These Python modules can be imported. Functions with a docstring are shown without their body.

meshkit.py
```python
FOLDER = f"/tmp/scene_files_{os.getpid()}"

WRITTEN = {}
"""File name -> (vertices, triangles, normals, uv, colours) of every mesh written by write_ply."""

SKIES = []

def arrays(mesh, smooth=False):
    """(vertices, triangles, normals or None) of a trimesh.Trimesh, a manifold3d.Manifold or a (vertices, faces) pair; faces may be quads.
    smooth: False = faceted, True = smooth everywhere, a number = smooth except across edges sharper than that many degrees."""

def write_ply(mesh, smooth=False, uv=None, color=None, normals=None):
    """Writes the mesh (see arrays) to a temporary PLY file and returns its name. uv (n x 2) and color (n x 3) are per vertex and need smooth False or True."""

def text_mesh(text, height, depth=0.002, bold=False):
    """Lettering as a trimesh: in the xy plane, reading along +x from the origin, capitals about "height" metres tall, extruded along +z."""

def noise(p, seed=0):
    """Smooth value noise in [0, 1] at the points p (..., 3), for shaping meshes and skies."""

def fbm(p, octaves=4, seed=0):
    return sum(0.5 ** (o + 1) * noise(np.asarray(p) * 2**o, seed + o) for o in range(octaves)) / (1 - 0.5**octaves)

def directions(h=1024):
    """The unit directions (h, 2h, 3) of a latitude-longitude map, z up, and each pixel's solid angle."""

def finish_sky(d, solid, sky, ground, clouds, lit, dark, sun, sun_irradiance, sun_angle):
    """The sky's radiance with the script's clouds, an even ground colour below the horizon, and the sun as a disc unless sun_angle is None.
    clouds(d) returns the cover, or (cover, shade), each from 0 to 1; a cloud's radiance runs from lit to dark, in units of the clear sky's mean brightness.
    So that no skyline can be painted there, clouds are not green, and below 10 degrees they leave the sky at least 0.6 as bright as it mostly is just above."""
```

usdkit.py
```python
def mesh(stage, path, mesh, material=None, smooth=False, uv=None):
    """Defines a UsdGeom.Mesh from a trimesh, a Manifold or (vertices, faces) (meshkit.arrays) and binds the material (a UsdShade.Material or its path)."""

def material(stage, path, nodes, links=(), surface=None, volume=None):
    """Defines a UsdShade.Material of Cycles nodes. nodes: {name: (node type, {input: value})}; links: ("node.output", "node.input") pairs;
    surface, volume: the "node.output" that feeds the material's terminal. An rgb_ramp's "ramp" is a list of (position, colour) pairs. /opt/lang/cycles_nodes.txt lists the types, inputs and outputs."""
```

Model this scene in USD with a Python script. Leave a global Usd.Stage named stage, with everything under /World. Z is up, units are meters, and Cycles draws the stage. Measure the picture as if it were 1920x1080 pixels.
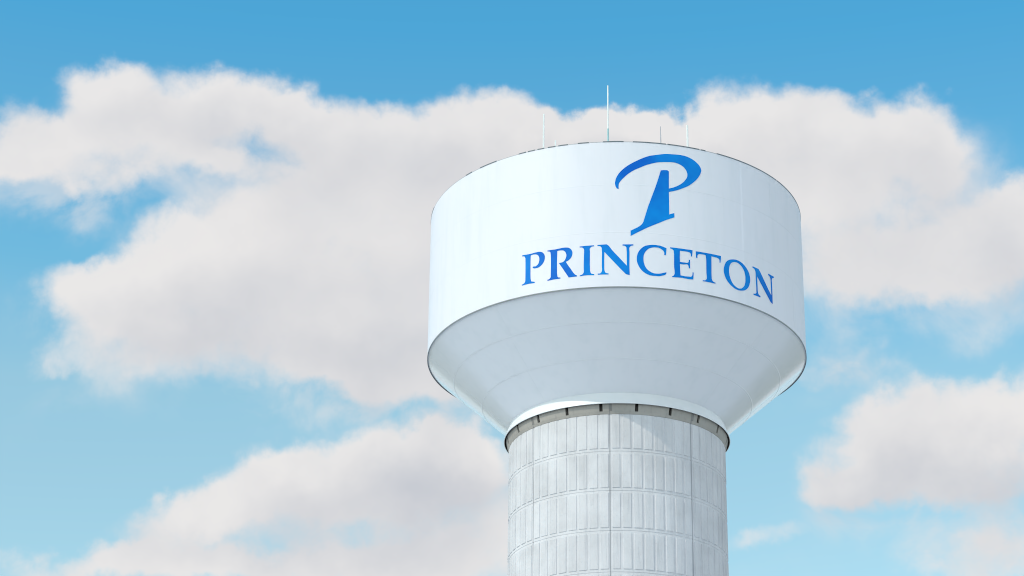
import math
import numpy as np
import trimesh
import usdkit
from pxr import Gf, Sdf, Usd, UsdGeom, UsdLux, UsdShade
from shapely.geometry import Polygon

stage = Usd.Stage.CreateInMemory()
UsdGeom.SetStageUpAxis(stage, UsdGeom.Tokens.z)
UsdGeom.SetStageMetersPerUnit(stage, 1.0)
UsdGeom.Xform.Define(stage, '/World')
UsdGeom.Scope.Define(stage, '/World/Looks')
rng = np.random.default_rng(7)

# ------------------------------------------------------------------ camera
EYE = Gf.Vec3d(0.0, -129.70691, 1.6)
RIGHT, UP, AHEAD = (0.99903997, 0.04247049, 0.01074221), (0.00737441, -0.40475103, 0.91439719), (-0.04318282, 0.91344013, 0.40467565)
cam = UsdGeom.Camera.Define(stage, '/World/camera')
cam.AddTransformOp().Set(Gf.Matrix4d(*RIGHT, 0, *UP, 0, *(-a for a in AHEAD), 0, *EYE, 1))
cam.CreateHorizontalApertureAttr(36.0)
cam.CreateVerticalApertureAttr(20.25)
cam.CreateFocalLengthAttr(36.0 * 4500 / 1920)
cam.CreateClippingRangeAttr(Gf.Vec2f(0.5, 20000))
cam.CreateExposureAttr(-0.12)

# ------------------------------------------------------------------ sun and sky
SUN_AZ, SUN_EL = math.radians(-130.0), math.radians(42.5)       # azimuth from the tower towards the sun: 0 = away from the camera, + to the right
SUN = np.array([math.sin(SUN_AZ) * math.cos(SUN_EL), math.cos(SUN_AZ) * math.cos(SUN_EL), math.sin(SUN_EL)])
sun = UsdLux.DistantLight.Define(stage, '/World/sun')
sun.CreateIntensityAttr(0.5)
sun.CreateAngleAttr(0.4)
sun.CreateNormalizeAttr(True)
sun.CreateColorAttr(Gf.Vec3f(1.0, 0.92, 0.78))
sun.AddTransformOp().Set(Gf.Matrix4d().SetRotate(Gf.Rotation(Gf.Vec3d(0, 0, 1), Gf.Vec3d(*SUN))))

# the clouds: lobes of (azimuth, elevation, width, height, tilt, weight) in degrees of the sky, broken up by noise
CLOUD_LOBES = [
    (-13.83, 28.13, 1.08, 0.76, 0, 1), (-11.77, 27.99, 2.31, 0.89, 0, 1), (-9.50, 27.95, 2.16, 0.83, 0, 1), (-12.82, 27.09, 3.00, 0.76, 0, 1),
    (-15.14, 26.75, 1.71, 0.70, 0, 0.9), (-15.90, 26.17, 1.28, 0.57, 0, 0.9), (-8.48, 27.63, 1.15, 0.76, 0, 0.8), (-11.65, 26.55, 2.85, 0.57, 0, 0.85),
    (-13.13, 25.99, 2.12, 0.43, 0, 0.75), (-15.31, 25.79, 1.70, 0.48, 0, 0.65), (-10.24, 26.46, 1.28, 0.38, 0, 0.45), (-12.32, 21.58, 1.23, 0.51, 0, 0.4),
    (-8.15, 21.81, 1.65, 0.51, 0, 0.45), (-4.88, 21.92, 1.51, 1.02, 0, 1), (-7.09, 22.36, 2.07, 0.76, 0, 0.8), (8.70, 25.33, 1.27, 0.76, 0, 0.45),
    (8.73, 26.58, 1.00, 0.76, 0, 0.9), (-3.47, 19.92, 1.63, 0.89, 0, 0.9), (-11.95, 17.03, 2.26, 0.51, 0, 0.7), (-6.06, 17.15, 3.46, 0.51, 0, 0.7),
    (5.53, 22.48, 0.83, 0.51, 0, 0.3), (-4.34, 27.85, 1.87, 0.89, 0, 1), (-6.47, 27.41, 2.15, 0.89, 0, 0.9), (-3.19, 27.68, 1.58, 0.89, 0, 1),
    (-5.58, 26.36, 3.41, 1.27, 0, 1), (-7.72, 26.78, 1.57, 0.64, -30, 0.6), (-8.33, 25.10, 3.66, 1.40, -20, 1), (-11.06, 24.44, 2.80, 1.27, -20, 1),
    (-13.29, 23.33, 1.94, 0.83, 0, 1), (-10.43, 23.34, 4.16, 0.95, 0, 1), (-6.31, 23.54, 3.61, 1.78, 0, 1), (-5.98, 22.15, 2.34, 1.02, 0, 0.9),
    (-4.26, 24.61, 2.10, 2.55, 0, 1), (-11.31, 22.40, 2.75, 0.57, 0, 0.6), (-14.19, 21.56, 1.23, 0.46, -35, 0.7), (-8.59, 21.22, 0.68, 0.45, 0, 0.4),
    (-5.27, 21.47, 2.19, 0.51, 0, 0.5), (3.83, 27.85, 1.73, 0.89, 0, 1), (6.93, 27.70, 2.16, 0.89, 0, 1), (1.96, 27.40, 2.29, 0.76, 0, 0.9),
    (-0.61, 27.41, 1.86, 0.64, 0, 0.9), (4.91, 26.80, 3.71, 1.40, 0, 1), (7.93, 26.95, 1.57, 1.08, 0, 1), (6.09, 25.23, 2.67, 1.66, 0, 1),
    (7.38, 24.03, 2.37, 0.95, 0, 1), (8.96, 24.18, 1.47, 1.02, 0, 1), (10.19, 25.22, 1.13, 0.95, 0, 0.9), (10.34, 24.65, 0.84, 1.08, 0, 1),
    (7.30, 20.57, 1.56, 1.08, 0, 1), (6.19, 19.81, 1.62, 1.08, 0, 1), (8.57, 19.95, 2.17, 1.34, 0, 1), (10.00, 20.61, 1.36, 1.08, 0, 1),
    (7.46, 18.94, 2.69, 0.70, 0, 0.9), (5.30, 19.15, 1.21, 0.51, 0, 0.6), (-8.55, 19.27, 1.28, 0.83, 0, 1), (-9.71, 18.65, 1.75, 0.70, -20, 1),
    (-6.94, 19.14, 1.75, 0.83, 0, 1), (-11.11, 18.01, 1.61, 0.51, 0, 0.8), (-5.56, 19.88, 2.03, 0.70, 0, 0.9), (-7.44, 18.36, 3.49, 0.64, 0, 0.75),
    (-4.81, 19.70, 2.03, 1.08, 0, 0.9), (-4.11, 18.64, 2.15, 1.15, 0, 0.75), (-8.70, 17.31, 5.07, 0.70, 0, 0.7), (-11.29, 16.94, 3.46, 0.51, 0, 0.7),
    (-10.07, 22.03, 3.71, 0.76, 0, 0.5), (-4.09, 17.38, 2.67, 0.76, 0, 0.8), (8.76, 17.20, 2.27, 0.64, 0, 0.95), (3.73, 17.87, 1.61, 0.36, 0, 0.5),
    (9.78, 17.90, 1.34, 0.53, 0, 0.85), (5.63, 21.84, 1.65, 0.41, 0, 0.5), (6.60, 22.30, 0.83, 0.32, 0, 0.3), (0.37, 25.40, 4.23, 2.55, 0, 0.8),
    (0.39, 27.33, 2.01, 0.66, 0, 1), (1.32, 27.39, 1.29, 0.64, 0, 1), (-1.47, 27.41, 1.43, 0.66, 0, 1), (-2.10, 18.04, 1.87, 0.76, 0, 0.5),
    (-14.35, 16.63, 1.20, 0.38, 0, 0.5)]
CLOUD_SHADES = [
    (-11.72, 27.43, 4.30, 0.76, 0, 0.8), (-6.98, 23.00, 4.15, 1.66, 0, 0.5), (7.44, 18.69, 4.30, 0.95, 0, 1.1), (9.80, 19.01, 1.62, 1.15, 0, 1),
    (5.63, 24.49, 2.80, 1.53, 0, 0.35), (-5.32, 18.62, 4.03, 1.27, 0, 0.9), (-7.92, 17.40, 5.60, 0.64, 0, 0.8), (8.77, 17.33, 2.27, 0.64, 0, 0.8),
    (-4.81, 19.51, 1.62, 0.76, 0, 0.6), (-9.67, 22.25, 4.13, 0.64, 0, 0.6), (9.98, 24.36, 1.40, 1.53, 0, 0.5), (5.50, 21.85, 1.92, 0.64, 0, 0.8)]



SKY_STRENGTH = 0.15
sky_nodes, sky_links = {}, []


def node(name, kind, inputs=None, **links):
    sky_nodes[name] = (kind, inputs or {})
    for k, v in links.items():
        sky_links.append((v, f'{name}.{k}'))
    return name


node('a_coord', 'texture_coordinate')
node('a_sep', 'separate_xyz', vector='a_coord.generated')
node('b_az', 'math', {'math_type': 'arctan2'}, value1='a_sep.x', value2='a_sep.y')
node('b_el', 'math', {'math_type': 'arcsine'}, value1='a_sep.z')
node('c_comb', 'combine_xyz', {'z': 0.0}, x='b_az.value', y='b_el.value')
node('c_deg', 'vector_math', {'math_type': 'scale', 'scale': 180 / math.pi}, vector1='c_comb.vector')
# billows: large and small distortion of the cloud outlines
node('d_n1', 'noise_texture', {'scale': 32.0, 'detail': 3.0, 'roughness': 0.5}, vector='a_coord.generated')
node('d_n2', 'noise_texture', {'scale': 130.0, 'detail': 6.0, 'roughness': 0.6}, vector='a_coord.generated')
node('d_w1', 'vector_math', {'math_type': 'multiply_add', 'vector2': (1.7, 1.7, 0), 'vector3': (-1.7 / 2, -1.7 / 2, 0)}, vector1='d_n1.color')
node('d_w2', 'vector_math', {'math_type': 'multiply_add', 'vector2': (0.5, 0.5, 0), 'vector3': (-0.5 / 2, -0.5 / 2, 0)}, vector1='d_n2.color')
node('d_s1', 'vector_math', {'math_type': 'add'}, vector1='c_deg.vector', vector2='d_w1.vector')
node('d_s2', 'vector_math', {'math_type': 'add'}, vector1='d_s1.vector', vector2='d_w2.vector')


def lobes(prefix, table, vector, inner, outer):
    last = None
    for i, (az, el, ra, re, tilt, w) in enumerate(table):
        p = f'{prefix}{i:03d}'
        m = node(p + 'a', 'mapping', {'mapping_type': 'texture', 'location': (az, el, 0), 'rotation': (0, 0, math.radians(-tilt)), 'scale': (ra, re, 1)}, vector=vector)
        d = node(p + 'b', 'vector_math', {'math_type': 'length'}, vector1=m + '.vector')
        f = node(p + 'c', 'map_range', {'range_type': 'smoothstep', 'from_min': inner, 'from_max': outer, 'to_min': w, 'to_max': 0.0, 'clamp': True}, value=d + '.value')
        last = node(p + 'd', 'math', {'math_type': 'add'}, value1=f + '.result', value2=last + '.value') if last else node(p + 'd', 'math', {'math_type': 'add', 'value2': 0.0}, value1=f + '.result')
    return last


field = lobes('e', CLOUD_LOBES, 'd_s2.vector', 0.1, 1.45)
# further clouds all round the unseen sky, thickened to add fill light
node('f_far', 'noise_texture', {'scale': 5.5, 'detail': 7.0, 'roughness': 0.55}, vector='a_coord.generated')
node('f_farm', 'map_range', {'from_min': 0.38, 'from_max': 0.56, 'to_min': 0.0, 'to_max': 1.3, 'clamp': True}, value='f_far.fac')
node('f_box', 'mapping', {'mapping_type': 'texture', 'location': (-2.7, 23.5, 0), 'scale': (17.5, 9.5, 1)}, vector='c_deg.vector')
node('f_l0', 'vector_math', {'math_type': 'length'}, vector1='f_box.vector')
node('f_w', 'noise_texture', {'scale': 7.0, 'detail': 5.0, 'roughness': 0.55}, vector='a_coord.generated')
node('f_w1', 'math', {'math_type': 'multiply_add', 'value2': 2.6, 'value3': -1.3}, value1='f_w.fac')
node('f_len', 'math', {'math_type': 'add'}, value1='f_l0.value', value2='f_w1.value')
node('f_out', 'map_range', {'range_type': 'smoothstep', 'from_min': 1.15, 'from_max': 1.75, 'to_min': 0.0, 'to_max': 1.0, 'clamp': True}, value='f_len.value')
node('f_mul', 'math', {'math_type': 'multiply'}, value1='f_farm.result', value2='f_out.result')
node('f_sum', 'math', {'math_type': 'add'}, value1=field + '.value', value2='f_mul.value')
# wisps at the edges
node('g_n', 'noise_texture', {'scale': 42.0, 'detail': 9.0, 'roughness': 0.54, 'distortion': 0.2}, vector='a_coord.generated')
node('g_v', 'voronoi_texture', {'feature': 'f1', 'scale': 75.0, 'detail': 3.0, 'roughness': 0.55, 'lacunarity': 2.1, 'use_normalize': True}, vector='g_wv.vector')
node('g_wn', 'noise_texture', {'scale': 60.0, 'detail': 2.0}, vector='a_coord.generated')
node('g_wv', 'vector_math', {'math_type': 'multiply_add', 'vector2': (0.02, 0.02, 0.02)}, vector1='g_wn.color', vector3='a_coord.generated')
node('g_vb', 'math', {'math_type': 'multiply_add', 'value2': -0.85, 'value3': 0.85 * 0.45}, value1='g_v.distance')
node('g_n0', 'math', {'math_type': 'multiply_add', 'value2': 1.2, 'value3': -1.2 / 2}, value1='g_n.fac')
node('g_nn', 'math', {'math_type': 'add'}, value1='g_n0.value', value2='g_vb.value')
node('g_gate', 'map_range', {'range_type': 'smoothstep', 'from_min': 0.02, 'from_max': 0.6, 'to_min': 0.0, 'to_max': 1.0, 'clamp': True}, value='f_sum.value')
node('g_sum', 'math', {'math_type': 'multiply_add'}, value1='g_nn.value', value2='g_gate.result', value3='f_sum.value')
node('g_cov', 'map_range', {'range_type': 'smoothstep', 'from_min': 0.2, 'from_max': 1.38, 'to_min': 0.0, 'to_max': 1.0, 'clamp': True}, value='g_sum.value')
node('g_cov2', 'math', {'math_type': 'multiply', 'value2': 0.97}, value1='g_cov.result')
# thin veils trailing below the clouds, and greyer bases: the same lobes seen a little higher up
node('h_up', 'vector_math', {'math_type': 'add', 'vector2': (-0.25, 0.75, 0)}, vector1='d_s2.vector')
above = lobes('h', CLOUD_LOBES, 'h_up.vector', 0.1, 1.95)
node('i_vw', 'noise_texture', {'scale': 24.0, 'detail': 7.0, 'roughness': 0.56, 'distortion': 0.4}, vector='a_coord.generated')
node('i_vn', 'map_range', {'from_min': 0.36, 'from_max': 0.66, 'to_min': 0.15, 'to_max': 2.0, 'clamp': True}, value='i_vw.fac')
node('i_vs', 'math', {'math_type': 'multiply'}, value1=above + '.value', value2='i_vn.result')
node('i_veil', 'map_range', {'range_type': 'smoothstep', 'from_min': 0.0, 'from_max': 3.2, 'to_min': 0.0, 'to_max': 0.52, 'clamp': True}, value='i_vs.value')
node('i_c1', 'math', {'math_type': 'subtract', 'value1': 1.0}, value2='g_cov2.value')
node('i_cov', 'math', {'math_type': 'multiply_add'}, value1='i_c1.value', value2='i_veil.result', value3='g_cov2.value')
shade = lobes('i_s', CLOUD_SHADES, 'd_s2.vector', 0.1, 1.5)
node('i_base', 'map_range', {'range_type': 'smoothstep', 'from_min': 0.8, 'from_max': 3.6, 'to_min': 0.0, 'to_max': 0.42, 'clamp': True}, value=above + '.value')
node('i_n', 'noise_texture', {'scale': 11.0, 'detail': 5.0, 'roughness': 0.5}, vector='a_coord.generated')
node('i_off', 'vector_math', {'math_type': 'add', 'vector2': (-0.014, 0.0, 0.014)}, vector1='a_coord.generated')
node('i_n2', 'noise_texture', {'scale': 11.0, 'detail': 5.0, 'roughness': 0.5}, vector='i_off.vector')
node('i_dif', 'math', {'math_type': 'subtract'}, value1='i_n2.fac', value2='i_n.fac')
node('i_amp', 'math', {'math_type': 'multiply_add', 'value2': 1.5}, value1='i_dif.value', value3='i_base.result')
node('i_sum', 'math', {'math_type': 'multiply_add', 'value2': 0.42}, value1=shade + '.value', value3='i_amp.value')
node('i_col', 'rgb_ramp', {'ramp': [(0.0, (1.065, 1.04, 1.03)), (1.0, (0.75, 0.77, 0.83))]}, fac='i_sum.value')
# clouds nearer the sun scatter forwards; brightness raised here to add fill light
node('j_dot', 'vector_math', {'math_type': 'dot_product', 'vector2': tuple(SUN)}, vector1='a_coord.generated')
node('j_fill', 'map_range', {'range_type': 'smoothstep', 'from_min': 0.0, 'from_max': 1.0, 'to_min': 5.65, 'to_max': 5.65 * 1.6, 'clamp': True}, value='j_dot.value')
node('j_bright', 'vector_math', {'math_type': 'scale'}, vector1='i_col.color', scale='j_fill.result')
node('j_sky', 'sky_texture', {'sky_type': 'single_scattering', 'sun_disc': False, 'sun_elevation': SUN_EL, 'sun_rotation': math.atan2(SUN[0], SUN[1]), 'altitude': 200.0, 'air_density': 1.0, 'aerosol_density': 0.6, 'ozone_density': 1.5})
# the clear sky pales from a deep cyan blue overhead to a milky blue near the horizon
node('j_el', 'math', {'math_type': 'multiply', 'value2': 1 / 90.0}, value1='j_eldeg.y')
node('j_eldeg', 'separate_xyz', vector='c_deg.vector')
node('j_ramp', 'rgb_ramp', {'ramp': [(0.0, (1.0, 1.15, 1.35)), (0.08, (1.3, 1.45, 1.35)), (0.15, (1.666, 1.809, 1.368)), (0.21, (1.642, 1.821, 1.392)), (0.235, (1.618, 1.88, 1.44)), (0.268, (0.952, 1.761, 1.547)), (0.318, (0.66, 1.63, 1.6)), (0.333, (0.534, 1.627, 1.643)), (0.6, (0.449, 1.374, 1.541)), (1.0, (0.449, 1.374, 1.541))]}, fac='j_el.value')
node('j_tint', 'mix_color', {'blend_type': 'multiply', 'fac': 1.0, 'use_clamp': False}, a='j_sky.color', b='j_ramp.color')
node('k_mix', 'mix_color', {'blend_type': 'mix', 'use_clamp': True}, fac='i_cov.value', a='j_tint.result', b='j_bright.vector')
node('l_bg', 'background_shader', {'strength': SKY_STRENGTH}, color='k_mix.result')
sky_look = usdkit.material(stage, '/World/Looks/sky', sky_nodes, sky_links, surface='l_bg.background')
dome = UsdLux.DomeLight.Define(stage, '/World/sky')
UsdShade.MaterialBindingAPI.Apply(dome.GetPrim()).Bind(sky_look)
dome.GetPrim().SetCustomDataByKey('kind', 'structure')

# ------------------------------------------------------------------ materials
def look(name, nodes, links, surface='p.BSDF'):
    return usdkit.material(stage, '/World/Looks/' + name, nodes, links, surface=surface)


white_paint = look('white_paint', {
    'g': ('geometry', {}),
    'm': ('mapping', {'mapping_type': 'point', 'scale': (0.8, 0.8, 0.10)}),
    'n': ('noise_texture', {'scale': 1.6, 'detail': 6.0, 'roughness': 0.6}),
    'big': ('noise_texture', {'scale': 0.25, 'detail': 3.0}),
    'r': ('rgb_ramp', {'ramp': [(0.30, (0.74, 0.77, 0.825)), (0.50, (0.775, 0.797, 0.852)), (1.0, (0.78, 0.80, 0.857))]}),
    'r2': ('map_range', {'from_min': 0.3, 'from_max': 0.7, 'to_min': 0.20, 'to_max': 0.30}),
    'b': ('bump', {'strength': 0.05, 'distance': 0.02}),
    'p': ('principled_bsdf', {'specular_ior_level': 0.5, 'coat_weight': 0.5, 'coat_roughness': 0.10, 'transmission_weight': 0.002}),
}, [('g.position', 'm.vector'), ('m.vector', 'n.vector'), ('g.position', 'big.vector'), ('n.fac', 'r.fac'), ('r.color', 'p.base_color'), ('big.fac', 'r2.value'), ('r2.result', 'p.roughness'), ('big.fac', 'b.height'), ('b.normal', 'p.normal')])

shell_paint = look('shell_paint', {
    'g': ('geometry', {}),
    'm': ('mapping', {'mapping_type': 'point', 'scale': (0.8, 0.8, 0.10)}),
    'n': ('noise_texture', {'scale': 1.6, 'detail': 6.0, 'roughness': 0.6}),
    'big': ('noise_texture', {'scale': 0.25, 'detail': 3.0}),
    'r': ('rgb_ramp', {'ramp': [(0.30, (0.74, 0.77, 0.84)), (0.50, (0.775, 0.797, 0.87)), (1.0, (0.78, 0.80, 0.875))]}),
    'r2': ('map_range', {'from_min': 0.3, 'from_max': 0.7, 'to_min': 0.42, 'to_max': 0.50}),
    'b': ('bump', {'strength': 0.05, 'distance': 0.02}),
    'p': ('principled_bsdf', {'specular_ior_level': 0.35, 'transmission_weight': 0.002}),
}, [('g.position', 'm.vector'), ('m.vector', 'n.vector'), ('g.position', 'big.vector'), ('n.fac', 'r.fac'), ('r.color', 'p.base_color'), ('big.fac', 'r2.value'), ('r2.result', 'p.roughness'), ('big.fac', 'b.height'), ('b.normal', 'p.normal')])

lifted_white = look('lifted_white', {  # skirt white lightened to stand in for light from the sky
    'g': ('geometry', {}), 'n': ('noise_texture', {'scale': 1.2, 'detail': 5.0}),
    'r': ('rgb_ramp', {'ramp': [(0.3, (0.82, 0.85, 0.88)), (0.6, (0.86, 0.885, 0.91))]}),
    'p': ('principled_bsdf', {'roughness': 0.35, 'specular_ior_level': 0.5, 'coat_weight': 0.4, 'coat_roughness': 0.1, 'transmission_weight': 0.002}),
}, [('g.position', 'n.vector'), ('n.fac', 'r.fac'), ('r.color', 'p.base_color')])

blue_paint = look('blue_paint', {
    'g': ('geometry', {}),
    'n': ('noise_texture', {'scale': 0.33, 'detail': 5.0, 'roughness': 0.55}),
    'r': ('rgb_ramp', {'ramp': [(0.34, (0.0, 0.12, 0.58)), (0.66, (0.0, 0.25, 0.74))]}),  # noisy range of blues imitates the light shifting across the letters
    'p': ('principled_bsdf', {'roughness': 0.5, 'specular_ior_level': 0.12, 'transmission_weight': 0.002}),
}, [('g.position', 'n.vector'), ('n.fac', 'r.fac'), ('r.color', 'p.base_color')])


def plain(name, colour, rough=0.6, metallic=0.0, vary=0.15, scale=3.0):
    c = np.array(colour)
    return look(name, {
        'g': ('geometry', {}), 'n': ('noise_texture', {'scale': scale, 'detail': 5.0}),
        'r': ('rgb_ramp', {'ramp': [(0.25, tuple(c * (1 - vary))), (0.75, tuple(np.minimum(c * (1 + vary), 0.95)))]}),
        'p': ('principled_bsdf', {'roughness': rough, 'metallic': metallic}),
    }, [('g.position', 'n.vector'), ('n.fac', 'r.fac'), ('r.color', 'p.base_color')])


ring_shade = plain('ring_shade', (0.20, 0.225, 0.24))
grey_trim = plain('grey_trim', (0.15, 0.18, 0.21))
pale_trim = plain('pale_trim', (0.42, 0.44, 0.47))
recess_shade = plain('recess_shade', (0.035, 0.03, 0.027))  # near-black colour standing in for shade in the recesses
antenna_white = plain('antenna_white', (0.74, 0.80, 0.80), 0.35, 0.0, 0.03)
antenna_teal = plain('antenna_teal', (0.36, 0.55, 0.57), 0.4, 0.0, 0.05)
galvanised = plain('galvanised', (0.30, 0.33, 0.38), 0.45, 0.4)

SEAM0 = -3.6                                           # degrees: where the form seams of the concrete shaft start, every 45 degrees


def concrete(name, base, seam):
    """Pale cast concrete: blotches, vertical water streaks, pin holes; seam: dark leakage along the form seams."""
    base = np.array(base)
    nodes = {
        'g': ('geometry', {}), 'o': ('object_info', {}),
        'big': ('noise_texture', {'scale': 0.55, 'detail': 5.0, 'roughness': 0.6}),
        'ms': ('mapping', {'mapping_type': 'point', 'scale': (4.0, 4.0, 0.22)}),
        'st': ('noise_texture', {'scale': 1.5, 'detail': 6.0, 'roughness': 0.65}),
        'fine': ('noise_texture', {'scale': 9.0, 'detail': 6.0, 'roughness': 0.7}),
        'r1': ('rgb_ramp', {'ramp': [(0.30, tuple(base * 0.88)), (0.55, tuple(base)), (0.75, tuple(base * 1.05))]}),
        'r2': ('rgb_ramp', {'ramp': [(0.28, (0.82, 0.83, 0.85)), (0.46, (0.97, 0.97, 0.98)), (1.0, (1, 1, 1))]}),
        'r3': ('rgb_ramp', {'ramp': [(0.25, (0.80, 0.80, 0.81)), (0.42, (1, 1, 1)), (1.0, (1.03, 1.03, 1.03))]}),
        'vr': ('map_range', {'from_min': 0.0, 'from_max': 1.0, 'to_min': 0.94, 'to_max': 1.04}),
        'x1': ('mix_color', {'blend_type': 'multiply', 'fac': 1.0, 'use_clamp': False}),
        'x2': ('mix_color', {'blend_type': 'multiply', 'fac': 0.8, 'use_clamp': False}),
        'x3': ('vector_math', {'math_type': 'scale'}),
        'bm': ('bump', {'strength': 0.35, 'distance': 0.02}),
        'p': ('principled_bsdf', {'roughness': 0.85, 'specular_ior_level': 0.25, 'transmission_weight': 0.002}),
        # angle round the shaft, folded to the nearest seam
        'sep': ('separate_xyz', {}), 'neg': ('math', {'math_type': 'multiply', 'value2': -1.0}), 'at': ('math', {'math_type': 'arctan2'}),
        'tn': ('math', {'math_type': 'multiply_add', 'value2': 180 / math.pi / 45.0, 'value3': -SEAM0 / 45.0 + 8.5}), 'fr': ('math', {'math_type': 'fraction'}),
        'sb': ('math', {'math_type': 'subtract', 'value2': 0.5}), 'ab': ('math', {'math_type': 'absolute'}),
        'sn': ('noise_texture', {'scale': 1.1, 'detail': 5.0, 'roughness': 0.65}),
        'jit': ('math', {'math_type': 'multiply_add', 'value2': 0.05, 'value3': -0.012}),
        'sm': ('map_range', {'range_type': 'smoothstep', 'from_min': 0.0, 'from_max': 0.02, 'to_min': 1.0, 'to_max': 0.0, 'clamp': True}),
        'sx': ('math', {'math_type': 'multiply', 'value2': seam}),
        'dk': ('mix_color', {'blend_type': 'mix', 'b': (0.12, 0.13, 0.16)}),
    }
    links = [('g.position', 'big.vector'), ('g.position', 'ms.vector'), ('ms.vector', 'st.vector'), ('g.position', 'fine.vector'), ('big.fac', 'r1.fac'), ('st.fac', 'r2.fac'), ('fine.fac', 'r3.fac'),
             ('o.random', 'vr.value'), ('r1.color', 'x1.a'), ('r2.color', 'x1.b'), ('x1.result', 'x2.a'), ('r3.color', 'x2.b'), ('x2.result', 'x3.vector1'), ('vr.result', 'x3.scale'),
             ('g.position', 'sep.vector'), ('sep.y', 'neg.value1'), ('sep.x', 'at.value1'), ('neg.value', 'at.value2'), ('at.value', 'tn.value1'), ('tn.value', 'fr.value1'), ('fr.value', 'sb.value1'), ('sb.value', 'ab.value1'),
             ('ms.vector', 'sn.vector'), ('sn.fac', 'jit.value1'), ('jit.value', 'sm.from_max'), ('ab.value', 'sm.value'), ('sm.result', 'sx.value1'), ('sx.value', 'dk.fac'), ('x3.vector', 'dk.a'),
             ('dk.result', 'p.base_color'), ('fine.fac', 'bm.height'), ('bm.normal', 'p.normal')]
    return look(name, nodes, links)


concrete_core = concrete('concrete_core', (0.685, 0.69, 0.715), 0.6)
concrete_face = concrete('concrete_face', (0.685, 0.69, 0.715), 0.55)
joint_grey = plain('joint_grey', (0.22, 0.215, 0.21), 0.85)
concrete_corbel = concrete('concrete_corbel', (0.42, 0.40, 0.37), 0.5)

grass = look('grass', {
    'g': ('geometry', {}), 'n': ('noise_texture', {'scale': 0.05, 'detail': 8.0, 'roughness': 0.65}),
    'r': ('rgb_ramp', {'ramp': [(0.3, (0.10, 0.12, 0.05)), (0.6, (0.19, 0.19, 0.09)), (0.8, (0.28, 0.25, 0.15))]}),
    'p': ('principled_bsdf', {'roughness': 0.95, 'specular_ior_level': 0.1}),
}, [('g.position', 'n.vector'), ('n.fac', 'r.fac'), ('r.color', 'p.base_color')])
gravel = look('gravel', {  # pale blue-grey chosen to bounce light up under the tank
    'g': ('geometry', {}), 'n': ('noise_texture', {'scale': 6.0, 'detail': 8.0, 'roughness': 0.7}), 'v': ('voronoi_texture', {'scale': 22.0}),
    'r': ('rgb_ramp', {'ramp': [(0.3, (0.44, 0.475, 0.52)), (0.7, (0.53, 0.565, 0.605))]}),
    'b': ('bump', {'strength': 0.6, 'distance': 0.02}),
    'p': ('principled_bsdf', {'roughness': 0.95, 'specular_ior_level': 0.15}),
}, [('g.position', 'n.vector'), ('g.position', 'v.vector'), ('n.fac', 'r.fac'), ('r.color', 'p.base_color'), ('v.distance', 'b.height'), ('b.normal', 'p.normal')])

# ------------------------------------------------------------------ helpers
used = {}


def fresh(parent, name):
    """name, name_001, name_002 ... under the parent."""
    k = used.get((parent, name), -1) + 1
    used[(parent, name)] = k
    return f'{parent}/{name}' if k == 0 else f'{parent}/{name}_{k:03d}'


def tag(prim, **kw):
    for k, v in kw.items():
        prim.SetCustomDataByKey(k, v)
    return prim


def part(parent, name, mesh, material, smooth=False, **kw):
    p = fresh(parent, name)
    usdkit.mesh(stage, p, mesh, material, smooth)
    tag(stage.GetPrimAtPath(p), **kw)
    return p


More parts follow.
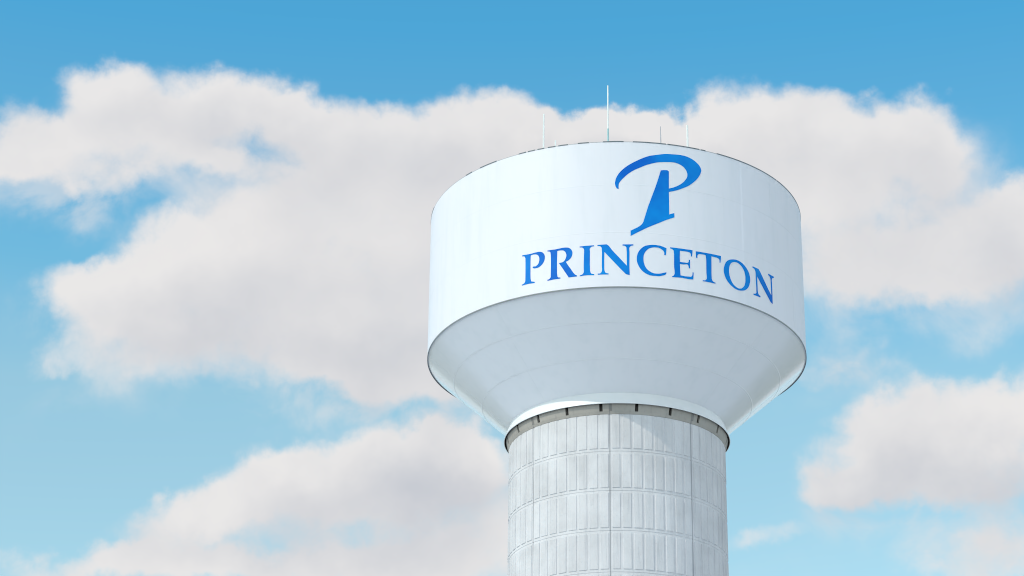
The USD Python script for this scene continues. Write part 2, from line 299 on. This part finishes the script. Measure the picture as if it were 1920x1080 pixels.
def thing(name, label, category, loc=(0, 0, 0), group=None):
    p = fresh('/World', name)
    x = UsdGeom.Xform.Define(stage, p)
    x.AddTranslateOp().Set(Gf.Vec3d(*map(float, loc)))
    tag(x.GetPrim(), label=label, category=category, **({'group': group} if group else {}))
    return p


def around(r, z, deg):
    a = np.radians(deg)
    return np.stack([r * np.sin(a), -r * np.cos(a), z * np.ones_like(a)], -1)


def revolve(profile, d0=0.0, d1=360.0, step=1.0, closed=True):
    """A profile of (r, z) turned about the tower's axis from d0 to d1 degrees (0 faces the camera); outward when the profile runs downwards on its outside."""
    P = np.asarray(profile, float)
    n = max(2, int(round(abs(d1 - d0) / step)) + 1)
    ang = np.linspace(d0, d1, n)
    full = abs(d1 - d0) > 359.9
    V = np.stack([around(P[:, 0], P[:, 1], np.full(len(P), a)) for a in ang])
    m = len(P)
    F = []
    for i in range(n - 1):
        for j in range(m if closed else m - 1):
            k = (j + 1) % m
            F.append([i * m + j, i * m + k, (i + 1) * m + k, (i + 1) * m + j])
    F = np.array(F)
    F = np.vstack([F[:, [0, 1, 2]], F[:, [0, 2, 3]]])
    if closed and not full:
        for off, flip in ((0, False), ((n - 1) * m, True)):
            fan = np.array([[off, off + j + 1, off + j] for j in range(1, m - 1)])
            F = np.vstack([F, fan[:, ::-1] if flip else fan])
    t = trimesh.Trimesh(V.reshape(-1, 3), F, process=False)
    if full:
        t.merge_vertices(digits_vertex=6)
    return t


# ------------------------------------------------------------------ the ground
def disc(r, z, rings, seg):
    rr = np.concatenate([[0.0], np.geomspace(r / 2 ** rings, r, rings + 1)])
    return revolve([(a, z) for a in rr[::-1]], step=360.0 / seg, closed=False)


g = disc(9000.0, 0.0, 9, 96)
g.fix_normals()
if g.face_normals[:, 2].mean() < 0:
    g.invert()
part('/World', 'ground', g, grass, kind='structure', label='dry grassland around the tower')
g = disc(150.0, 0.004, 4, 96)
if g.face_normals[:, 2].mean() < 0:
    g.invert()
part('/World', 'gravel_yard', g, gravel, kind='structure', label='unseen pale gravel yard added to bounce light up at the tower')

# ------------------------------------------------------------------ the water tower
R = 11.0
Z = 1.6
TOP, RIM = 5.5832 * R + Z, 4.7852 * R + Z
SKIRT_R0, SKIRT_Z0, SKIRT_R1, SKIRT_Z1 = 0.5653 * R, 4.3958 * R + Z, 0.5886 * R, 4.3306 * R + Z
SHAFT_R, BAND_Z = 0.5601 * R, 4.2856 * R + Z
JOINTS = [4.102 * R + Z, 3.8964 * R + Z, 3.6896 * R + Z, 3.4786 * R + Z]
STEP = (JOINTS[0] - JOINTS[3]) / 3
while JOINTS[-1] - STEP > 0.6:
    JOINTS.append(JOINTS[-1] - STEP)

T = thing('water_tower', 'white water tower with blue PRINCETON lettering on a ribbed concrete shaft', 'water tower')

# steel shell: three courses of eight plates, thin weld beads between them
COURSES = [TOP, TOP - 0.30 * (TOP - RIM), TOP - 0.63 * (TOP - RIM), RIM]
PLATE0 = [8.0, -12.0, 21.0]
for k in range(3):
    for i in range(8):
        d0 = PLATE0[k] + 45 * i
        part(T, 'shell_plate', revolve([(R, COURSES[k]), (R, COURSES[k + 1]), (R - 0.03, COURSES[k + 1]), (R - 0.03, COURSES[k])], d0, d0 + 45, 0.5), shell_paint, 30)
        part(T, 'weld_seam', revolve([(R - 0.01, COURSES[k]), (R - 0.01, COURSES[k + 1]), (R + 0.0025, COURSES[k + 1]), (R + 0.0025, COURSES[k])][::-1], d0 - 0.12, d0 + 0.12, 0.06), shell_paint)
for k in (1, 2):
    z = COURSES[k]
    part(T, 'weld_seam', revolve([(R - 0.01, z + 0.035), (R + 0.003, z + 0.018), (R + 0.0045, z), (R + 0.003, z - 0.018), (R - 0.01, z - 0.035)], step=0.5), shell_paint, 30)

# cone: three courses of eight plates down to the skirt
CS = [0.0, 0.3275, 0.6725, 1.0]
cr = [R + (SKIRT_R0 - R) * f for f in CS]
cz = [RIM + (SKIRT_Z0 - RIM) * f for f in CS]
nr, nz = np.array([RIM - SKIRT_Z0, -(R - SKIRT_R0)]) / math.hypot(RIM - SKIRT_Z0, R - SKIRT_R0)          # outward normal of the cone in (r, z)
for k in range(3):
    for i in range(8):
        d0 = -37.6 - 1.0 * k + 45 * i
        prof = [(cr[k], cz[k]), (cr[k + 1], cz[k + 1]), (cr[k + 1] - 0.03 * nr, cz[k + 1] - 0.03 * nz), (cr[k] - 0.03 * nr, cz[k] - 0.03 * nz)]
        part(T, 'cone_plate', revolve(prof, d0, d0 + 45, 0.5), white_paint, 30)
        w, h = 0.20, 0.005
        part(T, 'weld_seam', revolve([(cr[k] - .01 * nr, cz[k] - .01 * nz), (cr[k + 1] - .01 * nr, cz[k + 1] - .01 * nz), (cr[k + 1] + h * nr, cz[k + 1] + h * nz), (cr[k] + h * nr, cz[k] + h * nz)][::-1], d0 - w / 2, d0 + w / 2, 0.05), white_paint)
for k in (1, 2):
    sr, sz = -nz, nr                                     # up along the slope
    pts = [(-0.05, -0.01), (-0.028, 0.006), (0, 0.010), (0.028, 0.006), (0.05, -0.01)]
    part(T, 'weld_seam', revolve([(cr[k] + s * sr + h * nr, cz[k] + s * sz + h * nz) for s, h in pts][::-1], step=0.5), white_paint, 30)

# roof, seen from below only as the edge strip that runs round the top of the shell
roof_z = lambda r: TOP + 1.3 * (1 - (r / R) ** 2)
part(T, 'roof', revolve([(r, roof_z(r)) for r in np.linspace(0.001, R - 0.02, 14)], step=2.0, closed=False), white_paint, True)
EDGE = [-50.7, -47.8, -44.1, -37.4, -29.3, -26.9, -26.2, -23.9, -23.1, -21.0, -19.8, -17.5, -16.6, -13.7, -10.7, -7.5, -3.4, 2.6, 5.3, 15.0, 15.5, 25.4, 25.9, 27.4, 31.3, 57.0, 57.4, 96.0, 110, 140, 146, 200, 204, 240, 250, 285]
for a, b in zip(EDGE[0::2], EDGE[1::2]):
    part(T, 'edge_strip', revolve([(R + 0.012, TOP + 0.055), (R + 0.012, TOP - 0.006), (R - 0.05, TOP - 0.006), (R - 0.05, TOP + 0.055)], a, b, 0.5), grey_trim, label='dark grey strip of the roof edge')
for a, b in zip(EDGE[1::2], EDGE[2::2] + [EDGE[0] + 360]):
    part(T, 'edge_strip', revolve([(R + 0.002, TOP + 0.03), (R + 0.002, TOP - 0.008), (R - 0.05, TOP - 0.008), (R - 0.05, TOP + 0.03)], a + 0.02, b - 0.02, 0.5), pale_trim, label='pale strip of the roof edge')
# drip ring where shell and cone meet, its shade painted in dark grey
part(T, 'drip_ring', revolve([(R + 0.010, RIM + 0.004), (R + 0.010, RIM - 0.075), (R - 0.012, RIM - 0.075), (R - 0.012, RIM + 0.004)], step=0.5), ring_shade, 30, label='drip ring under the rim of the tank, its shade painted in dark grey')

# flared white skirt with a rolled lip, the shade inside it painted near-black
sk = np.array([SKIRT_R1 - SKIRT_R0, SKIRT_Z1 - SKIRT_Z0])
q = lambda f, o=0.0: (SKIRT_R0 + sk[0] * f + o * 0.94, SKIRT_Z0 + sk[1] * f + o * 0.34)
SK = part(T, 'skirt', revolve([q(0.0, 0.012), q(0.84, 0.012), q(0.84, -0.02), q(0.0, -0.02)], step=0.5), lifted_white)
part(SK, 'skirt_lip', revolve([q(0.84, 0.0125), q(0.88, 0.020), q(0.94, 0.026), q(1.0, 0.018), q(1.0, -0.02), q(0.84, -0.02)], step=0.5), lifted_white)
part(SK, 'skirt_lining', revolve([q(1.003, -0.018), q(0.02, -0.05), q(0.02, -0.075), q(1.003, -0.034)], step=0.5), recess_shade)
part(SK, 'skirt_lining', revolve([(SKIRT_R1 - 0.085, SKIRT_Z1 + 0.16), (SHAFT_R - 0.15, SKIRT_Z1 + 0.16), (SHAFT_R - 0.15, SKIRT_Z1 + 0.20), (SKIRT_R1 - 0.095, SKIRT_Z1 + 0.20)], step=1.0), recess_shade)

# concrete shaft: core with the pour joints, then each formed panel standing proud of it
GAP = 0.30
prof = [(SHAFT_R, BAND_Z)]
for z in JOINTS:
    zm = z - GAP * 0.52
    prof += [(SHAFT_R, zm), (SHAFT_R - 0.018, zm - 0.004)] + [(SHAFT_R - 0.018, zm - 0.05), (SHAFT_R, zm - 0.06)]
prof += [(SHAFT_R, 0.0)]
S = part(T, 'shaft', revolve(prof, step=360 / 256, closed=False), concrete_core, 20)
PITCH = 360 / 64


def panel(d0, z0, z1, first, last):
    e = 0.032 + rng.uniform(-0.005, 0.005)
    b = 0.022
    g0, g1 = (1.05 if first else 0.62), (0.80 if last else 0.62)      # degrees of groove left at either side
    deg = lambda m: math.degrees(m / SHAFT_R)
    cols = [d0 + g0, d0 + g0 + deg(b), d0 + PITCH / 2, d0 + PITCH - g1 - deg(b) * 0.4, d0 + PITCH - g1]
    rows = [z1, z1 - b, z0 + b * 0.4, z0]
    V, F = [], []
    for i, z in enumerate(rows):
        for j, c in enumerate(cols):
            edge = i in (0, 3) or j in (0, 4)
            V.append(around(SHAFT_R - 0.006 if edge else SHAFT_R + e, z, c))
    for i in range(3):
        for j in range(4):
            k = i * 5 + j
            F += [[k, k + 5, k + 6], [k, k + 6, k + 1]]
    return trimesh.Trimesh(np.array(V), np.array(F), process=False)


tops = [BAND_Z - 0.03] + [z - GAP for z in JOINTS]
spare = []
for row in range(len(JOINTS)):
    for i in range(64):
        d0 = SEAM0 + PITCH * i
        m = panel(d0, JOINTS[row], tops[row], i % 8 == 0, i % 8 == 7)
        mid = (d0 + PITCH / 2 + 180) % 360 - 180
        if row < 5 and abs(mid) < 90:
            part(S, 'concrete_panel', m, concrete_face)
        else:
            spare.append(m)
part(S, 'concrete_panels', trimesh.util.concatenate(spare), concrete_face, kind='stuff')

# corbel under the skirt: a plain foot, then twenty blocks that flare outwards with dark slots between them
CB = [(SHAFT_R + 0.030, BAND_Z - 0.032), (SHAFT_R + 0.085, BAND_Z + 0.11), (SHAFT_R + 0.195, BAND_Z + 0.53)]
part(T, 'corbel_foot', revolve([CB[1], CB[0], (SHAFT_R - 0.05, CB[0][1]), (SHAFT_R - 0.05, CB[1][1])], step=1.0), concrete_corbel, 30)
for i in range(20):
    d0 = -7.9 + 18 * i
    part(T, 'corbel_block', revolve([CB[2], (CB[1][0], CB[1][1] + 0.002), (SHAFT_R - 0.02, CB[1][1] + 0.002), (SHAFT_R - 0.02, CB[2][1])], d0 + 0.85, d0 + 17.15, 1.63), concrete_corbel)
for i in range(8):
    d0 = SEAM0 + 45 * i
    off = 0.012
    part(T, 'joint_strip', revolve([(CB[2][0] + off, CB[2][1] - 0.004), (CB[1][0] + off, CB[1][1] + 0.01), (SHAFT_R, CB[1][1] + 0.01), (SHAFT_R, CB[2][1] - 0.004)], d0 - 0.3, d0 + 1.2, 0.5), joint_grey)
part(T, 'corbel_core', revolve([(SHAFT_R + 0.02, BAND_Z + 0.60), (SHAFT_R + 0.003, BAND_Z + 0.002), (SHAFT_R - 0.1, BAND_Z + 0.002), (SHAFT_R - 0.1, BAND_Z + 0.60)], step=2.0), recess_shade)  # near-black ring paints the shade behind the slots

# ------------------------------------------------------------------ lettering and emblem, painted on the shell: outlines in metres round and up the shell
LETTERING = [
('P',[[(-5.341,55.115),(-5.078,55.097),(-4.885,55.092),(-4.776,55.094),(-4.505,55.116),(-4.34,55.117),(-4.269,55.11),(-4.178,55.09),(-4.112,55.058),(-4.069,55.022),(-4.031,54.98),(-3.982,54.897),(-3.956,54.824),(-3.947,54.77),(-3.951,54.638),(-3.964,54.577),(-3.991,54.497),(-4.023,54.434),(-4.075,54.357),(-4.13,54.298),(-4.176,54.259),(-4.242,54.216),(-4.296,54.19),(-4.353,54.172),(-4.415,54.162),(-4.553,54.164),(-4.604,54.176),(-4.661,54.212),(-4.674,54.229),(-4.674,54.27),(-4.661,54.281),(-4.605,54.292),(-4.517,54.279),(-4.467,54.288),(-4.393,54.331),(-4.349,54.381),(-4.304,54.469),(-4.281,54.565),(-4.277,54.672),(-4.283,54.749),(-4.296,54.807),(-4.328,54.875),(-4.362,54.921),(-4.407,54.957),(-4.464,54.983),(-4.536,55.004),(-4.627,55.013),(-4.691,55.01),(-4.796,54.992),(-4.809,54.708),(-4.811,54.292),(-4.805,53.744),(-4.796,53.601),(-4.759,53.424),(-4.542,53.352),(-4.541,53.288),(-4.928,53.308),(-5.077,53.303),(-5.327,53.284),(-5.342,53.347),(-5.256,53.362),(-5.201,53.385),(-5.163,53.423),(-5.131,53.489),(-5.126,53.531),(-5.12,53.865),(-5.121,54.416),(-5.129,54.853),(-5.137,54.907),(-5.177,54.992),(-5.205,55.019),(-5.261,55.035),(-5.328,55.038)]]),
('R',[[(-3.799,55.106),(-3.375,55.104),(-3.194,55.113),(-2.94,55.139),(-2.771,55.138),(-2.655,55.121),(-2.576,55.098),(-2.524,55.069),(-2.465,55.018),(-2.428,54.972),(-2.398,54.919),(-2.366,54.823),(-2.364,54.726),(-2.377,54.649),(-2.394,54.586),(-2.439,54.491),(-2.478,54.439),(-2.523,54.394),(-2.606,54.334),(-2.732,54.272),(-2.606,54.047),(-2.449,53.803),(-2.316,53.581),(-2.219,53.459),(-2.176,53.428),(-2.108,53.396),(-2.115,53.334),(-2.339,53.332),(-2.571,53.322),(-2.894,53.867),(-3.132,54.253),(-3.025,54.257),(-2.928,54.274),(-2.884,54.291),(-2.841,54.324),(-2.784,54.397),(-2.747,54.467),(-2.717,54.56),(-2.705,54.648),(-2.71,54.718),(-2.733,54.802),(-2.773,54.882),(-2.818,54.935),(-2.867,54.964),(-2.936,54.988),(-3.004,54.999),(-3.097,55.002),(-3.225,54.989),(-3.241,54.303),(-3.237,53.666),(-3.214,53.489),(-3.196,53.435),(-3.173,53.41),(-3.141,53.394),(-3.039,53.378),(-3.039,53.313),(-3.412,53.312),(-3.783,53.281),(-3.79,53.346),(-3.706,53.363),(-3.664,53.385),(-3.614,53.445),(-3.595,53.501),(-3.583,54.087),(-3.583,54.437),(-3.595,54.79),(-3.621,54.959),(-3.637,54.992),(-3.664,55.014),(-3.721,55.032),(-3.787,55.04)]]),
('I',[[(-1.96,55.116),(-1.169,55.129),(-1.163,55.067),(-1.267,55.058),(-1.304,55.045),(-1.334,55.027),(-1.387,54.969),(-1.397,54.946),(-1.404,54.892),(-1.394,54.744),(-1.401,54.035),(-1.392,53.62),(-1.367,53.53),(-1.336,53.466),(-1.31,53.441),(-1.274,53.422),(-1.164,53.404),(-1.164,53.343),(-1.531,53.362),(-1.69,53.355),(-1.955,53.33),(-1.955,53.388),(-1.897,53.397),(-1.844,53.412),(-1.791,53.452),(-1.748,53.519),(-1.729,53.588),(-1.737,53.824),(-1.712,54.877),(-1.722,54.934),(-1.735,54.959),(-1.772,55.002),(-1.801,55.024),(-1.835,55.04),(-1.893,55.049),(-1.954,55.049)]]),
('N',[[(-0.984,55.128),(-0.484,55.156),(-0.42,55.113),(-0.346,55.042),(-0.195,54.819),(-0.085,54.679),(0.612,53.868),(0.616,54.647),(0.597,54.937),(0.578,54.989),(0.556,55.016),(0.514,55.048),(0.47,55.064),(0.386,55.07),(0.386,55.141),(0.974,55.158),(0.973,55.086),(0.884,55.071),(0.837,55.049),(0.808,55.025),(0.772,54.981),(0.751,54.919),(0.751,54.847),(0.765,54.697),(0.75,53.812),(0.763,53.323),(0.656,53.336),(0.554,53.369),(0.255,53.692),(-0.605,54.704),(-0.619,54.173),(-0.614,53.684),(-0.605,53.608),(-0.572,53.506),(-0.556,53.477),(-0.531,53.451),(-0.474,53.428),(-0.382,53.42),(-0.387,53.35),(-0.665,53.358),(-0.965,53.352),(-0.969,53.423),(-0.865,53.422),(-0.814,53.444),(-0.79,53.47),(-0.76,53.519),(-0.736,53.601),(-0.733,53.693),(-0.744,53.883),(-0.73,54.651),(-0.745,54.909),(-0.751,54.948),(-0.765,54.983),(-0.806,55.034),(-0.853,55.062),(-0.912,55.072),(-0.976,55.071)]]),
('C',[[(2.814,55.05),(2.789,54.853),(2.77,54.633),(2.674,54.628),(2.681,54.703),(2.678,54.774),(2.666,54.816),(2.642,54.858),(2.611,54.896),(2.557,54.939),(2.482,54.985),(2.415,55.015),(2.36,55.031),(2.295,55.042),(2.139,55.043),(2.007,55.019),(1.875,54.971),(1.813,54.933),(1.735,54.868),(1.669,54.795),(1.613,54.714),(1.58,54.65),(1.549,54.56),(1.529,54.467),(1.521,54.372),(1.522,54.247),(1.535,54.115),(1.557,54.009),(1.591,53.906),(1.64,53.808),(1.685,53.741),(1.737,53.681),(1.816,53.612),(1.926,53.544),(2.024,53.503),(2.123,53.481),(2.222,53.476),(2.337,53.482),(2.447,53.502),(2.78,53.612),(2.779,53.545),(2.766,53.513),(2.745,53.484),(2.706,53.449),(2.658,53.425),(2.482,53.364),(2.407,53.344),(2.335,53.334),(2.182,53.338),(2.007,53.332),(1.86,53.352),(1.729,53.397),(1.597,53.469),(1.472,53.567),(1.362,53.688),(1.305,53.773),(1.256,53.864),(1.187,54.035),(1.167,54.124),(1.158,54.212),(1.158,54.331),(1.165,54.43),(1.182,54.529),(1.199,54.593),(1.233,54.678),(1.277,54.759),(1.326,54.834),(1.381,54.902),(1.442,54.965),(1.504,55.017),(1.569,55.063),(1.638,55.1),(1.76,55.14),(1.985,55.178),(2.213,55.188),(2.418,55.171),(2.608,55.128)]]),
('E',[[(3.011,55.133),(4.325,55.138),(4.277,54.754),(4.218,54.749),(4.22,54.841),(4.207,54.901),(4.166,54.96),(4.12,54.986),(3.857,55.003),(3.575,54.991),(3.564,54.646),(3.563,54.321),(3.833,54.324),(3.955,54.318),(4.01,54.331),(4.049,54.36),(4.081,54.404),(4.091,54.453),(4.085,54.526),(4.16,54.533),(4.15,54.283),(4.152,54.023),(4.082,54.016),(4.077,54.1),(4.063,54.156),(4.022,54.214),(3.987,54.235),(3.932,54.236),(3.778,54.202),(3.56,54.202),(3.565,53.865),(3.582,53.526),(3.735,53.51),(3.856,53.507),(4.155,53.523),(4.189,53.532),(4.245,53.577),(4.275,53.627),(4.292,53.714),(4.292,53.809),(4.358,53.808),(4.346,53.582),(4.323,53.385),(4.053,53.365),(3.974,53.366),(3.693,53.388),(3.094,53.363),(3.09,53.4),(3.159,53.427),(3.196,53.468),(3.24,53.56),(3.252,53.621),(3.25,53.749),(3.226,53.946),(3.224,54.01),(3.235,54.751),(3.221,54.913),(3.208,54.963),(3.188,54.991),(3.131,55.031),(3.021,55.063)]]),
('T',[[(4.515,55.114),(6.1,55.149),(6.087,54.955),(6.054,54.733),(5.989,54.725),(5.996,54.818),(5.984,54.898),(5.957,54.937),(5.91,54.963),(5.871,54.977),(5.821,54.984),(5.476,54.991),(5.451,54.006),(5.464,53.644),(5.488,53.564),(5.515,53.526),(5.548,53.494),(5.6,53.471),(5.703,53.456),(5.684,53.393),(5.312,53.399),(4.895,53.389),(4.908,53.451),(5.003,53.454),(5.038,53.465),(5.07,53.484),(5.112,53.525),(5.14,53.566),(5.155,53.611),(5.157,53.711),(5.134,53.919),(5.141,54.697),(5.134,54.821),(5.116,54.984),(5.012,54.995),(4.898,54.997),(4.728,54.985),(4.695,54.976),(4.645,54.935),(4.609,54.873),(4.599,54.802),(4.602,54.725),(4.523,54.716)]]),
('O',[[(6.937,55.157),(7.104,55.18),(7.227,55.181),(7.308,55.175),(7.469,55.141),(7.62,55.084),(7.764,54.996),(7.916,54.863),(8.017,54.744),(8.058,54.679),(8.092,54.609),(8.13,54.496),(8.146,54.417),(8.153,54.254),(8.145,54.168),(8.128,54.081),(8.063,53.885),(8.003,53.771),(7.956,53.707),(7.88,53.624),(7.764,53.527),(7.696,53.487),(7.623,53.454),(7.437,53.395),(7.356,53.381),(7.238,53.372),(7.163,53.374),(7.071,53.385),(6.984,53.408),(6.901,53.438),(6.783,53.493),(6.704,53.539),(6.564,53.648),(6.504,53.709),(6.424,53.809),(6.379,53.882),(6.325,53.994),(6.286,54.106),(6.268,54.185),(6.259,54.266),(6.262,54.39),(6.273,54.476),(6.293,54.562),(6.333,54.681),(6.387,54.798),(6.434,54.871),(6.485,54.929),(6.538,54.976),(6.627,55.041),(6.749,55.103)],[(7.009,55.017),(7.126,55.033),(7.246,55.022),(7.363,54.982),(7.471,54.923),(7.568,54.842),(7.651,54.742),(7.718,54.62),(7.761,54.487),(7.781,54.344),(7.784,54.121),(7.77,54.007),(7.719,53.836),(7.689,53.77),(7.649,53.707),(7.557,53.605),(7.475,53.546),(7.352,53.501),(7.292,53.49),(7.231,53.492),(7.118,53.517),(6.998,53.565),(6.891,53.642),(6.824,53.713),(6.755,53.828),(6.687,53.975),(6.64,54.129),(6.615,54.269),(6.612,54.416),(6.636,54.589),(6.679,54.718),(6.742,54.842),(6.8,54.906),(6.884,54.965)]]),
('N',[[(8.377,55.145),(8.868,55.133),(9.037,54.963),(9.267,54.66),(9.549,54.319),(9.723,54.123),(9.953,53.881),(9.948,54.5),(9.941,54.755),(9.93,54.851),(9.897,54.941),(9.859,54.992),(9.785,55.028),(9.693,55.051),(9.749,55.137),(10.286,55.135),(10.264,55.051),(10.163,55.022),(10.125,55.001),(10.103,54.976),(10.064,54.884),(10.057,54.851),(10.056,54.788),(10.067,54.665),(10.068,53.391),(9.952,53.418),(9.851,53.45),(9.562,53.733),(9.272,54.029),(9.006,54.315),(8.722,54.634),(8.738,53.995),(8.736,53.797),(8.757,53.662),(8.781,53.597),(8.812,53.564),(8.88,53.53),(8.961,53.506),(8.925,53.423),(8.653,53.427),(8.367,53.417),(8.384,53.5),(8.457,53.501),(8.525,53.519),(8.555,53.54),(8.607,53.594),(8.62,53.62),(8.624,53.647),(8.618,53.728),(8.621,53.89),(8.607,54.581),(8.613,54.782),(8.605,54.857),(8.566,54.958),(8.523,55.015),(8.503,55.028),(8.452,55.047),(8.36,55.06)]]),
('logo',[[(0.206,58.519),(0.165,58.515),(0.128,58.519),(0.096,58.542),(0.07,58.58),(0.031,58.67),(0.012,58.739),(0.001,58.837),(0.003,58.916),(0.034,59.08),(0.09,59.236),(0.172,59.391),(0.283,59.543),(0.395,59.67),(0.554,59.821),(0.711,59.947),(0.876,60.062),(1.059,60.176),(1.48,60.411),(1.662,60.501),(1.865,60.587),(2.053,60.647),(2.322,60.705),(2.63,60.783),(2.809,60.813),(3.092,60.844),(3.6,60.874),(3.747,60.878),(3.957,60.864),(4.114,60.838),(4.279,60.793),(4.435,60.731),(4.575,60.654),(4.704,60.562),(4.832,60.446),(4.893,60.365),(4.941,60.267),(4.963,60.186),(4.962,60.102),(4.921,59.955),(4.856,59.806),(4.763,59.652),(4.659,59.512),(4.513,59.352),(4.367,59.208),(4.251,59.108),(4.127,59.015),(3.995,58.931),(3.764,58.8),(3.567,58.702),(3.409,58.633),(3.235,58.568),(3.002,58.492),(2.997,57.114),(3.287,57.24),(3.296,56.975),(2.847,56.772),(2.442,56.554),(1.83,56.239),(1.349,55.965),(0.835,55.656),(0.833,55.978),(1.198,56.177),(1.337,56.274),(1.41,56.34),(1.455,56.394),(1.505,56.471),(1.54,56.541),(1.809,57.474),(2.257,58.765),(2.381,59.159),(2.549,59.735),(2.57,59.776),(2.738,59.809),(2.901,59.822),(2.959,59.81),(3.022,59.754),(3.005,58.7),(3.254,58.794),(3.487,58.916),(3.612,58.999),(3.703,59.068),(3.789,59.144),(3.865,59.222),(3.936,59.307),(4.011,59.417),(4.056,59.496),(4.089,59.578),(4.104,59.662),(4.105,59.746),(4.097,59.807),(4.075,59.886),(4.044,59.959),(3.996,60.036),(3.92,60.123),(3.854,60.178),(3.758,60.239),(3.673,60.279),(3.554,60.319),(3.428,60.346),(3.297,60.358),(3.168,60.357),(2.671,60.299),(2.515,60.274),(2.356,60.24),(2.104,60.164),(1.84,60.067),(1.691,60.005),(1.123,59.714),(0.93,59.594),(0.715,59.427),(0.559,59.279),(0.397,59.104),(0.324,59.015),(0.242,58.892),(0.216,58.833),(0.201,58.753),(0.197,58.648)]])]



def painted(rings):
    import mapbox_earcut
    poly = Polygon(rings[0], rings[1:])
    strips = []
    x0, _, x1, _ = poly.bounds
    from shapely.geometry import box
    for a in np.arange(x0 - 1e-6, x1, 0.18):                # cut into narrow strips so that the sheet follows the curve
        got = poly.intersection(box(a, 0, a + 0.18, 100))
        strips += [g for g in getattr(got, 'geoms', [got]) if g.geom_type == 'Polygon' and g.area > 1e-7]
    V, F, n = [], [], 0
    for gpoly in strips:
        v, f = trimesh.creation.triangulate_polygon(gpoly, engine='earcut')
        V.append(v), F.append(np.asarray(f).reshape(-1, 3) + n)
        n += len(v)
    v, f = np.vstack(V), np.vstack(F)
    r = R + 0.009
    out = np.stack([r * np.sin(v[:, 0] / R), -r * np.cos(v[:, 0] / R), v[:, 1] + Z], 1)
    t = trimesh.Trimesh(out, f, process=False)
    t.merge_vertices(digits_vertex=5)
    nrm = np.cross(t.vertices[t.faces[:, 1]] - t.vertices[t.faces[:, 0]], t.vertices[t.faces[:, 2]] - t.vertices[t.faces[:, 0]])
    c = t.vertices[t.faces].mean(1)
    bad = (nrm[:, :2] * c[:, :2]).sum(1) < 0
    t.faces[bad] = t.faces[bad][:, ::-1]
    return t


for name, rings in LETTERING:
    if name == 'logo':
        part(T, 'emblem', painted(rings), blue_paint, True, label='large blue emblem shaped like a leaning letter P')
    else:
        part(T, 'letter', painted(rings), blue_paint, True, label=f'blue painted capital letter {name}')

# ------------------------------------------------------------------ antennas on the roof
def rod(z0, z1, r0, r1, n=14):
    return revolve([(0.0005, z1), (r1 * 0.8, z1), (r1, z1 - 0.02), (r0, z0), (0.0005, z0)], step=360 / n, closed=False)


def antenna(label, x, y, top, r, sleeve=0.0, mat=antenna_white, sleeve_mat=antenna_teal, kind='whip antenna', group=None):
    base = roof_z(math.hypot(x, y)) - 0.01
    p = thing('whip_antenna', label, kind, (x, y, base), group)
    h = top - base
    part(p, 'base_plate', revolve([(0.0005, 0.03), (0.16, 0.03), (0.16, 0.0), (0.0005, 0.0)], step=30, closed=False), galvanised)
    for a in (0, 120, 240):
        m = trimesh.creation.cylinder(radius=0.018, segment=[around(0.30, 0.03, a), around(r, 0.55, a)], sections=8)
        part(p, 'brace', m, galvanised)
    if sleeve:
        part(p, 'sleeve', rod(0.03, sleeve, r * 1.25, r * 1.2), sleeve_mat, 30)
    part(p, 'whip', rod(max(sleeve - 0.05, 0.03), h, r, r * 0.85), mat, 30)


antenna('tallest white whip antenna in the middle of the tank roof, with a thicker teal sleeve', -0.387, -4.000, 70.406, 0.05, 3.389)
antenna('tall white whip antenna on the roof at left, second tallest', -4.150, -5.000, 68.002, 0.05, 0.000)
antenna('very short white stub antenna on the roof, just right of the tall left one', -3.413, -6.500, 65.491, 0.045, 0.000)
antenna('thin grey antenna rod on the roof, left of the thick right-hand one', 2.686, -5.000, 67.111, 0.022, 2.615, galvanised, galvanised)
antenna('thick white whip antenna at the right of the tank roof', 4.276, -4.000, 67.689, 0.062, 0.000)
